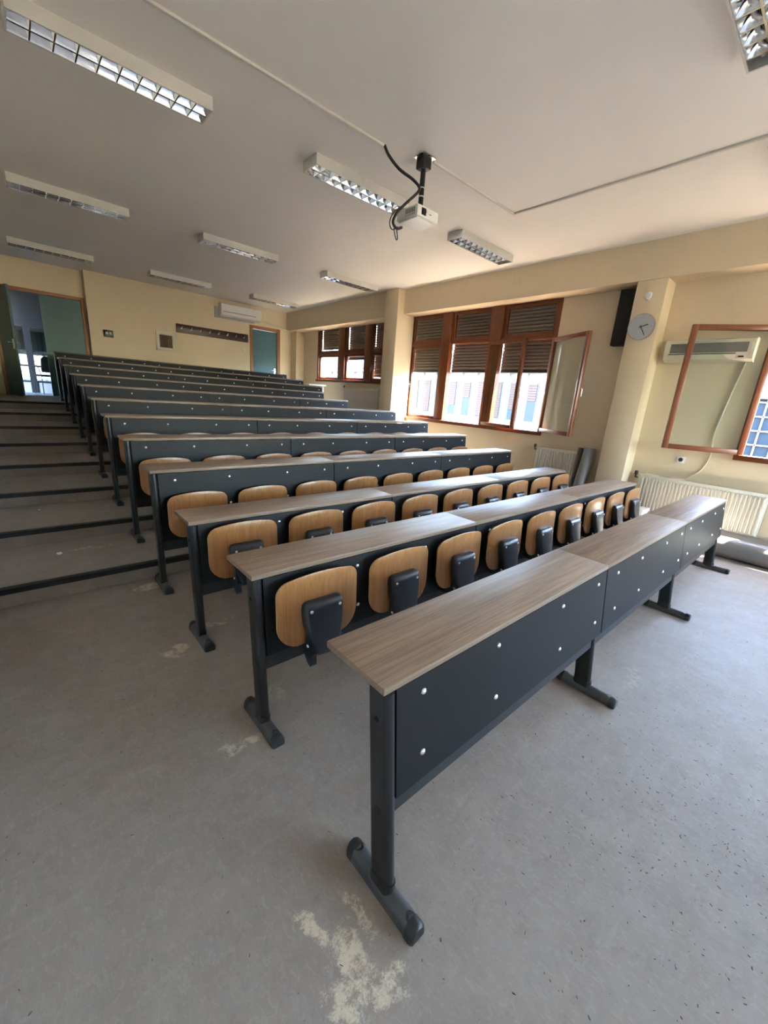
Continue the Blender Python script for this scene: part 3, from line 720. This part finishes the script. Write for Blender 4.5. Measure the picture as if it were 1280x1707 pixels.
tube(bm, spline([(2.30, 2.62, 3.28), (2.27, 2.69, 3.20), (2.30, 2.72, 3.10), (2.33, 2.72, 3.03), (2.35, 2.72, 3.04), (2.34, 2.73, 3.12)], 8), 0.005, 6)
o = obj('cable', mesh(bm, 'cap_black', smooth=1.0), pj); o.location = -PW(pj)
def trunk(label, x0, x1, y0, y1):
    return tag(bx('cable_trunking', 'trunking_white', x0, x1, y0, y1, ZC-0.018, ZC, bev=0.002), label, 'trunking', 'ceiling cable trunking')
trunk('white cable trunking on the ceiling left of the projector', -0.9, 2.09, 2.69, 2.715)
trunk('white cable trunking from the projector mount towards the window side', 2.57, 3.98, 2.525, 2.55)
trunk('white cable trunking running across the ceiling to the right edge', 3.955, 3.98, -3.3, 2.525)

# ------------------------------------------------------------------ back wall fittings
cr = thing('coat_rack', 'dark brown coat rail with eight small hooks on the back wall', 'coat rack', (3.5, YB, 2.72))
bx('board', 'coat_rack_brown', 2.575, 4.42, YB-0.022, YB, 2.725, 2.93, cr, 0.003)
for i in range(8):
    bm = bmesh.new(); tube(bm, spline([(0, 0, 0), (0, -0.045, 0), (0, -0.06, 0.02), (0, -0.062, 0.045)], 4), 0.006, 8); tube(bm, [(0, 0, 0), (0, -0.006, 0)], 0.016, 10)
    obj('hook', mesh(bm, 'steel', smooth=0.8), cr, Vector((2.70+i*0.228, YB-0.022, 2.83))-PW(cr))
hb = thing('wall_hatch', 'small square cream hatch with brown boards inside on the back wall', 'hatch', (2.33, YB, 2.26))
for x0, x1, z0, z1 in ((2.11, 2.18, 2.26, 2.70), (2.47, 2.55, 2.26, 2.70), (2.18, 2.47, 2.26, 2.33), (2.18, 2.47, 2.62, 2.70)): bx('frame', 'plastic_cream', x0, x1, YB-0.03, YB, z0, z1, hb, 0.003)
for x0, x1 in ((2.18, 2.275), (2.28, 2.375), (2.38, 2.47)): bx('board', 'hatch_board', x0, x1, YB-0.012, YB-0.001, 2.33, 2.62, hb)
sb = thing('socket_box', 'dark grey double socket on the back wall beside the double door', 'socket', (1.135, YB, 2.405))
bx('plate', 'board_grey', 1.035, 1.235, YB-0.012, YB, 2.40, 2.56, sb); bx('cover', 'dark_frame', 1.045, 1.225, YB-0.045, YB-0.012, 2.408, 2.552, sb, 0.006)
for x in (1.10, 1.17): bx('button', 'black_gloss', x-0.022, x+0.022, YB-0.05, YB-0.045, 2.46, 2.51, sb)
def aircon(label, loc, rz, W, H, D, face, cream=False):
    """local: x along wall, -y out of the wall"""
    t = thing('air_conditioner', label, 'air conditioner', loc, rz)
    m = 'plastic_cream' if cream else 'plastic_white'
    bm = bmesh.new(); pr = [(0, 0), (0, H), (-D*0.75, H), (-D*0.95, H*0.93), (-D, H*0.75), (-D, H*0.30), (-D*0.85, H*0.10), (-D*0.45, 0)]
    prism(bm, pr, 0, W, lambda u, v, x: (x, u, v)); obj('casing', mesh(bm, m, smooth=0.6), t)
    for x in (0, W-0.03):
        bm = bmesh.new(); prism(bm, [(u*1.02, v) for u, v in pr], x-0.002, x+0.032, lambda u, v, q: (q, u, v)); obj('end_cap', mesh(bm, m, smooth=0.6), t)
    bm = bmesh.new(); prism(bm, [(-D*1.002, H*0.30), (-D*1.03, H*0.28), (-D*0.88, H*0.09), (-D*0.85, H*0.10)], 0.05, W-0.16, lambda u, v, x: (x, u, v)); obj('louvre_flap', mesh(bm, m), t)
    bm = bmesh.new(); box(bm, 0.05, W-0.16, -D*1.012, -D*0.99, H*0.315, H*0.345); obj('air_slot', mesh(bm, 'black_cloth'), t)
    if face:
        bm = bmesh.new(); box(bm, 0.06, W-0.06, -D*1.015, -D*0.95, H*0.38, H*0.80, 0.003); obj('grille', mesh(bm, 'grille_grey'), t)
        bm = bmesh.new(); box(bm, W-0.13, W-0.08, -D*1.0, -D*0.9, H*0.16, H*0.22); obj('display', mesh(bm, 'black_gloss'), t)
    return t
aircon('white air conditioner high on the back wall above the single door', (3.64, YB-0.02, 3.285), 0, 1.09, 0.30, 0.20, False)
tag(bx('mounting_board', 'board_grey', 3.53, 4.60, YB-0.02, YB, 3.235, 3.50), 'grey mounting board behind the back wall air conditioner', 'board')
bm = bmesh.new(); tube(bm, [(4.74, 10.9, 3.36), (5.55, 10.93, 3.21), (5.95, 10.75, 3.15)], 0.025, 10); tag(obj('pipe', mesh(bm, 'plastic_cream', smooth=0.8)), 'cream pipe slanting from the air conditioner into the corner', 'pipe')
ls = thing('light_switch', 'small cream light switch between coat rail and single door', 'switch', (4.30, YB, 2.48))
bx('plate', 'plastic_cream', 4.26, 4.34, YB-0.01, YB, 2.48, 2.56, ls, 0.003); bx('rocker', 'plastic_white', 4.28, 4.32, YB-0.016, YB-0.01, 2.495, 2.545, ls, 0.002)

# ------------------------------------------------------------------ window wall fittings
aircon('cream air conditioner on the window wall behind the open sash', (6.0, 1.19, 2.25), math.radians(-90), 0.90, 0.265, 0.20, True, True)
ck = thing('wall_clock', 'round grey wall clock showing twenty-five past two on the column', 'clock', (5.68, 1.487, 2.672))
bm = bmesh.new(); tube(bm, [(0, 0, 0), (-0.035, 0, 0)], 0.162, 48); obj('case', mesh(bm, 'chrome_rim', smooth=0.8), ck)
bm = bmesh.new(); tube(bm, [(-0.034, 0, 0), (-0.0365, 0, 0)], 0.150, 48); obj('dial', mesh(bm, 'clock_face'), ck)
for i in range(12):
    a = math.radians(30*i); bm = bmesh.new(); box(bm, -0.0375, -0.0365, -0.003, 0.003, 0.118 if i % 3 else 0.110, 0.138)
    obj('hour_mark', mesh(bm, 'board_grey'), ck, (0, 0, 0), (a, 0, 0))
# seen from the room (-x side), +y is to the left, so clockwise = rotation +a about x toward -y
for nm, ang, ln, wd in (('hour_hand', 30*2+12.5, 0.085, 0.006), ('minute_hand', 150, 0.118, 0.0045)):
    bm = bmesh.new(); box(bm, -0.041, -0.039, -wd, wd, -0.022, ln); obj(nm, mesh(bm, 'black_gloss'), ck, (0, 0, 0), (math.radians(ang), 0, 0))
bm = bmesh.new(); tube(bm, [(-0.036, 0, 0), (-0.043, 0, 0)], 0.009, 12); obj('hub', mesh(bm, 'black_gloss'), ck)
sn = thing('alarm_sensor', 'small round white sensor on the column above the clock', 'sensor', (5.68, 1.475, 3.045))
bm = bmesh.new(); tube(bm, [(0, 0, 0), (-0.018, 0, 0)], 0.052, 24); obj('base', mesh(bm, 'plastic_cream', smooth=0.8), sn)
bm = bmesh.new(); tube(bm, [(-0.018, 0, 0), (-0.03, 0.004, 0), (-0.062, 0.008, -0.004)], [0.043, 0.043, 0.036], 24); obj('cover', mesh(bm, 'plastic_white', smooth=0.8), sn)
sp = thing('loudspeaker', 'tall narrow black loudspeaker on the wall left of the clock column', 'speaker', (5.92, 1.80, 2.48))
bx('cabinet', 'black_cloth', 5.84, 5.97, 1.69, 1.91, 2.48, 3.205, sp, 0.006); bx('grille', 'black_cloth', 5.828, 5.84, 1.70, 1.90, 2.495, 3.19, sp, 0.004); bx('bracket', 'steel', 5.97, 6.0, 1.76, 1.84, 2.75, 2.95, sp)
def radiator(label, y0, y1, z0, z1, pitch=0.042):
    t = thing('radiator', label, 'radiator', (5.90, (y0+y1)/2, z0))
    bx('back_panel', 'radiator_white', 5.895, 5.965, y0, y1, z0, z1, t, 0.004)
    n = int((y1-y0-0.02)/pitch)
    def rib():
        bm = bmesh.new(); H = z1-z0-0.05
        pts = [(-0.013, 0), (-0.009, -0.012), (0.009, -0.012), (0.013, 0)]
        prism(bm, pts, 0, H, lambda u, v, q: (v*(0.2 if q in (0, H) else 1), u, q)); return mesh(bm, 'radiator_white')
    def rib2():
        bm = bmesh.new(); H = z1-z0-0.05; R = []
        for q, s in ((0, 0.0), (0.02, 1), (H-0.02, 1), (H, 0.0)):
            R.append([bm.verts.new(p) for p in ((0, -0.0145, q), (-0.022*s, -0.0075, q), (-0.022*s, 0.0075, q), (0, 0.0145, q))])
        for A, B in zip(R, R[1:]):
            for i in range(3): bm.faces.new((A[i], A[i+1], B[i+1], B[i]))
        return mesh(bm, 'radiator_white')
    me = rib2()
    for i in range(n): obj('rib', me, t, Vector((5.8955, y0+0.01+pitch*(i+0.5), z0+0.025))-PW(t))
    bx('top_grille', 'radiator_white', 5.895, 5.975, y0, y1, z1, z1+0.008, t)
    for y in (y0+0.15, y1-0.15): bx('bracket', 'radiator_white', 5.965, 5.998, y-0.02, y+0.02, z0+0.1, z1-0.1, t)
    bm = bmesh.new(); tube(bm, [(5.93, y1+0.02, z1-0.05), (5.93, y1+0.05, z1-0.05), (5.93, y1+0.05, z1-0.01)], 0.012, 8); tube(bm, [(5.93, y1+0.05, z1-0.01), (5.93, y1+0.05, z1+0.04)], 0.022, 10)
    o = obj('valve', mesh(bm, 'dark_frame', smooth=0.7), t); o.location = -PW(t)
    bm = bmesh.new(); tube(bm, [(5.95, y1+0.05, z1-0.05), (5.95, y1+0.05, max(0, z0-0.6))], 0.011, 8); o = obj('feed_pipe', mesh(bm, 'plastic_cream', smooth=0.7), t); o.location = -PW(t)
    return t
radiator('long white ribbed radiator under the right edge window', -0.24, 1.16, 0.20, 0.745)
radiator('white ribbed radiator beside the standing grey roll', 2.02, 2.77, 0.36, 0.92)
radiator('pale radiator under the far window, close to the last benches', 6.98, 8.40, 1.12, 1.72, 0.02)
sk = thing('wall_socket', 'white wall socket below the open sash on the right', 'socket', (6.0, 0.74, 0.97))
bx('plate', 'plastic_white', 5.985, 6.0, 0.69, 0.79, 0.97, 1.06, sk, 0.004)
bm = bmesh.new(); tube(bm, [(5.984, 0.74, 1.015), (5.989, 0.74, 1.015)], 0.026, 20); o = obj('insert', mesh(bm, 'dark_frame'), sk); o.location = -PW(sk)
bm = bmesh.new(); tube(bm, spline([(5.985, 0.36, 2.25), (5.988, 0.42, 1.8), (5.988, 0.46, 1.4), (5.985, 0.44, 1.10), (5.985, 0.50, 0.90), (5.97, 0.62, 0.78)], 8), 0.008, 6); tag(obj('drain_hose', mesh(bm, 'plastic_cream', smooth=1)), 'thin hose trailing from the cream air conditioner down to the radiator', 'hose')
for y0, y1, lb in ((0.93, 1.10, 'strip of white paper lying on the radiator top by the valve'), (0.62, 0.78, 'curled white paper scrap on the middle of the radiator top')):
    bm = bmesh.new(); prism(bm, [(0, 0), (0.06, 0.012), (0.06, 0.014), (0, 0.002)], y0, y1, lambda u, v, t: (5.90+u, t, 0.754+v)); tag(obj('paper_scrap', mesh(bm, 'paper_white')), lb, 'paper')

# rolls of floor covering
def roll(name, label, p0, p1, r, mat):
    p0 = Vector(p0); p1 = Vector(p1); d = (p1-p0); L = d.length
    t = thing(name, label, 'roll', p0); q = d.to_track_quat('Z', 'Y'); t.rotation_euler = q.to_euler()
    bm = bmesh.new(); n = 44; turns = 3.0; A = []; B = []
    m = int(n*turns)
    for i in range(m+1):
        a = 2*math.pi*i/n; rr = r*(1-0.075*(turns-i/n)) if i < m-4 else r+0.001
        A.append(bm.verts.new((rr*math.cos(a), rr*math.sin(a), 0))); B.append(bm.verts.new((rr*math.cos(a), rr*math.sin(a), L)))
    for i in range(m): bm.faces.new((A[i], A[i+1], B[i+1], B[i]))
    me = mesh(bm, mat, smooth=1.0); obj('sheet', me, t)
    bm = bmesh.new(); tube(bm, [(0, 0, 0.003), (0, 0, L-0.003)], r*0.76, 24); obj('core', mesh(bm, 'lino_dark', smooth=0.8), t)
    return t
roll('floor_roll', 'grey roll of floor covering standing upright beside the radiator', (5.72, 1.93, 0.0), (5.80, 1.86, 1.02), 0.088, 'lino_grey')
roll('floor_roll', 'thin dark roll standing behind the upright grey roll', (5.84, 2.06, 0.0), (5.86, 2.02, 1.0), 0.042, 'lino_dark')
roll('floor_roll', 'grey roll lying on the floor against the wall under the radiator', (5.86, 0.75, 0.115), (5.88, -2.2, 0.115), 0.115, 'lino_grey')
roll('floor_roll', 'grey roll lying on the floor in front of the other lying roll', (5.42, 0.42, 0.125), (5.46, -2.3, 0.125), 0.125, 'lino_grey')
cb = thing('carton', 'white carton on the floor past the end of the second bench row', 'box', (5.50, 0.98, 0))
for x0, x1, y0, y1 in ((5.40, 5.41, 0.88, 1.10), (5.64, 5.65, 0.88, 1.10), (5.41, 5.64, 0.88, 0.89), (5.41, 5.64, 1.09, 1.10)): bx('side', 'paper_white', x0, x1, y0, y1, 0.0, 0.34, cb)
bx('lid', 'paper_white', 5.39, 5.66, 0.87, 1.11, 0.30, 0.345, cb, 0.003)
cab = thing('low_cabinet', 'cream low cabinet under the far window past the bench ends', 'cabinet', (5.35, 9.2, 6*RISE))
bx('body', 'plastic_cream', 5.06, 5.50, 8.75, 9.62, 6*RISE-0.002+RISE, 1.70, cab, 0.004); bx('lid', 'plastic_white', 5.02, 5.54, 8.72, 9.64, 1.70, 1.735, cab, 0.004)
for y0, y1 in ((8.77, 9.18), (9.19, 9.60)): bx('door', 'plastic_cream', 5.045, 5.06, y0, y1, 7*RISE+0.05, 1.68, cab, 0.003)

# ------------------------------------------------------------------ debris on the floor
bm = bmesh.new(); rnd = random.Random(3)
def chip(x, y, s, z=0.0):
    a = rnd.uniform(0, math.pi); l = s*rnd.uniform(0.8, 2.4); wv = s*rnd.uniform(0.35, 0.7); h = s*0.4
    P = [(-l, -wv), (l, -wv*0.6), (l*0.7, wv), (-l*0.8, wv*0.8)]; c, q = math.cos(a), math.sin(a)
    A = [bm.verts.new((x+u*c-v*q, y+u*q+v*c, z+0.0002)) for u, v in P]; B = [bm.verts.new((x+0.8*(u*c-v*q), y+0.8*(u*q+v*c), z+h)) for u, v in P]
    for i in range(4): bm.faces.new((A[i], A[(i+1) % 4], B[(i+1) % 4], B[i]))
    bm.faces.new(B)
cnt = 0
while cnt < 950:
    x = rnd.uniform(0.1, 3.2); y = rnd.uniform(-1.6, 0.35)
    dens = math.exp(-((x-0.95)/0.7)**2-((y+0.75)/0.45)**2)+0.13
    if rnd.random() < dens: chip(x, y, rnd.uniform(0.0013, 0.0029)); cnt += 1
for i in range(220): chip(rnd.uniform(-0.9, 0.6), rnd.uniform(-0.4, 2.7), rnd.uniform(0.0012, 0.0030))
for k in range(1, 6):
    for i in range(12): chip(rnd.uniform(-0.9, 0.3), NOSE[k-1]+rnd.uniform(0.06, 0.8), rnd.uniform(0.0015, 0.003), k*RISE)
db = obj('floor_debris', mesh(bm, 'sawdust_chip')); tag(db, 'scattered wood chips and grit on the grey floor', 'debris'); db['kind'] = 'stuff'
for x, y, z, sz, lb in ((1.615, -0.03, 0, 0.014, 'pale crumb of plaster on the floor beside the second foot'), (-0.55, 3.30, RISE, 0.022, 'crumpled white scrap on the lowest step'), (-0.62, 4.28, 2*RISE, 0.012, 'tiny white scrap on the second step')):
    bm = bmesh.new(); bmesh.ops.create_icosphere(bm, subdivisions=2, radius=sz)
    for v in bm.verts: v.co *= rnd.uniform(0.6, 1.1); v.co.z = v.co.z*0.5+sz*0.42
    tag(obj('scrap', mesh(bm, 'paper_white'), None, (x, y, z)), lb, 'scrap')

# ------------------------------------------------------------------ outside: street and the building opposite
struct(bx('ground', 'asphalt', 6.3, 60, -40, 80, -9.2, -9.0), 'street surface below the windows')
FX = 20.0
fb = thing('apartment_building', 'pale building across the street with shuttered windows, seen through the windows', 'building', (FX, 15, -9.0))
bx('wall', 'facade_white', FX, FX+8, -25, 55, -9.0, 3.35, fb)
bx('cornice', 'facade_white', FX-0.45, FX+0.2, -25, 55, 3.30, 3.52, fb); bx('parapet', 'facade_grey', FX-0.10, FX+0.25, -25, 55, 3.52, 4.35, fb); bx('coping', 'facade_white', FX-0.2, FX+0.35, -25, 55, 4.35, 4.45, fb)
bx('string_course', 'facade_white', FX-0.18, FX, -25, 55, 0.42, 0.60, fb); bx('string_course', 'facade_white', FX-0.18, FX, -25, 55, -3.0, -2.8, fb)
wn = 0
y = -8.0
pil = None
while y < 44:
    if pil is None:
        b = bx('pilaster', 'facade_white', FX-0.16, FX, y-0.14, y+0.14, 0.60, 3.30, fb); pil = b.data
    else: obj('pilaster', pil, fb, Vector((FX-0.08, y, 0.60))-PW(fb))
    for (z0, z1) in ((0.75, 2.85), (-2.6, -0.5)):
        wn += 1
        wo = bx('window', 'facade_grey', FX-0.05, FX, y+0.24, y+0.86, z0, z1, fb)
        bx('pane', 'facade_glass', FX-0.06, FX-0.05, y+0.29, y+0.81, z0+0.08, z1-0.08, wo)
        if z0 > 0:
            drop = rnd.choice([0.45, 0.7, 0.9, 0.95])
            zb_ = z1-0.08-(z1-z0-0.16)*drop; zz = zb_
            while zz < z1-0.1:
                if 'fs' not in CACHE:
                    o = bx('slat', 'facade_shutter', FX-0.10, FX-0.065, y+0.29, y+0.81, zz, zz+0.10, wo); CACHE['fs'] = o.data
                else: obj('slat', CACHE['fs'], wo, Vector((FX-0.0825, y+0.55, zz))-PW(wo))
                zz += 0.13
    y += 1.08
for y, wh in ((10.2, 'seen through the open right bay'), (14.6, 'seen through the middle bay'), (19.0, 'seen through the shut left bay'), (27.5, 'seen through the far window')):
    au = thing('outdoor_unit', 'white outdoor unit on the building opposite, '+wh, 'air conditioner', (FX-0.3, y, 0.05), group='outdoor units opposite')
    bx('case', 'plastic_white', FX-0.42, FX-0.02, y-0.4, y+0.4, -0.15, 0.40, au, 0.01)
    bm = bmesh.new(); tube(bm, [(FX-0.43, y-0.1, 0.12), (FX-0.42, y-0.1, 0.12)], 0.21, 24); o = obj('fan_grille', mesh(bm, 'grille_grey'), au); o.location = -PW(au)
# glazed block beyond the right edge window
gb = thing('glazed_block', 'blue gridded glass block of the building opposite, by the right edge window', 'building', (17, 1.8, -9))
bx('core', 'facade_glass', 16.2, 19.5, 0.4, 3.4, -9, 2.3, gb); bx('roof_slab', 'facade_white', 16.0, 19.6, 0.2, 3.6, 2.3, 2.5, gb)
for i in range(9): bx('mullion', 'facade_white', 16.14, 16.2, 0.4+i*0.375-0.02, 0.4+i*0.375+0.02, -2, 2.3, gb)
for i in range(11): bx('transom', 'facade_white', 16.14, 16.2, 0.4, 3.4, -2+i*0.42-0.02, -2+i*0.42+0.02, gb)
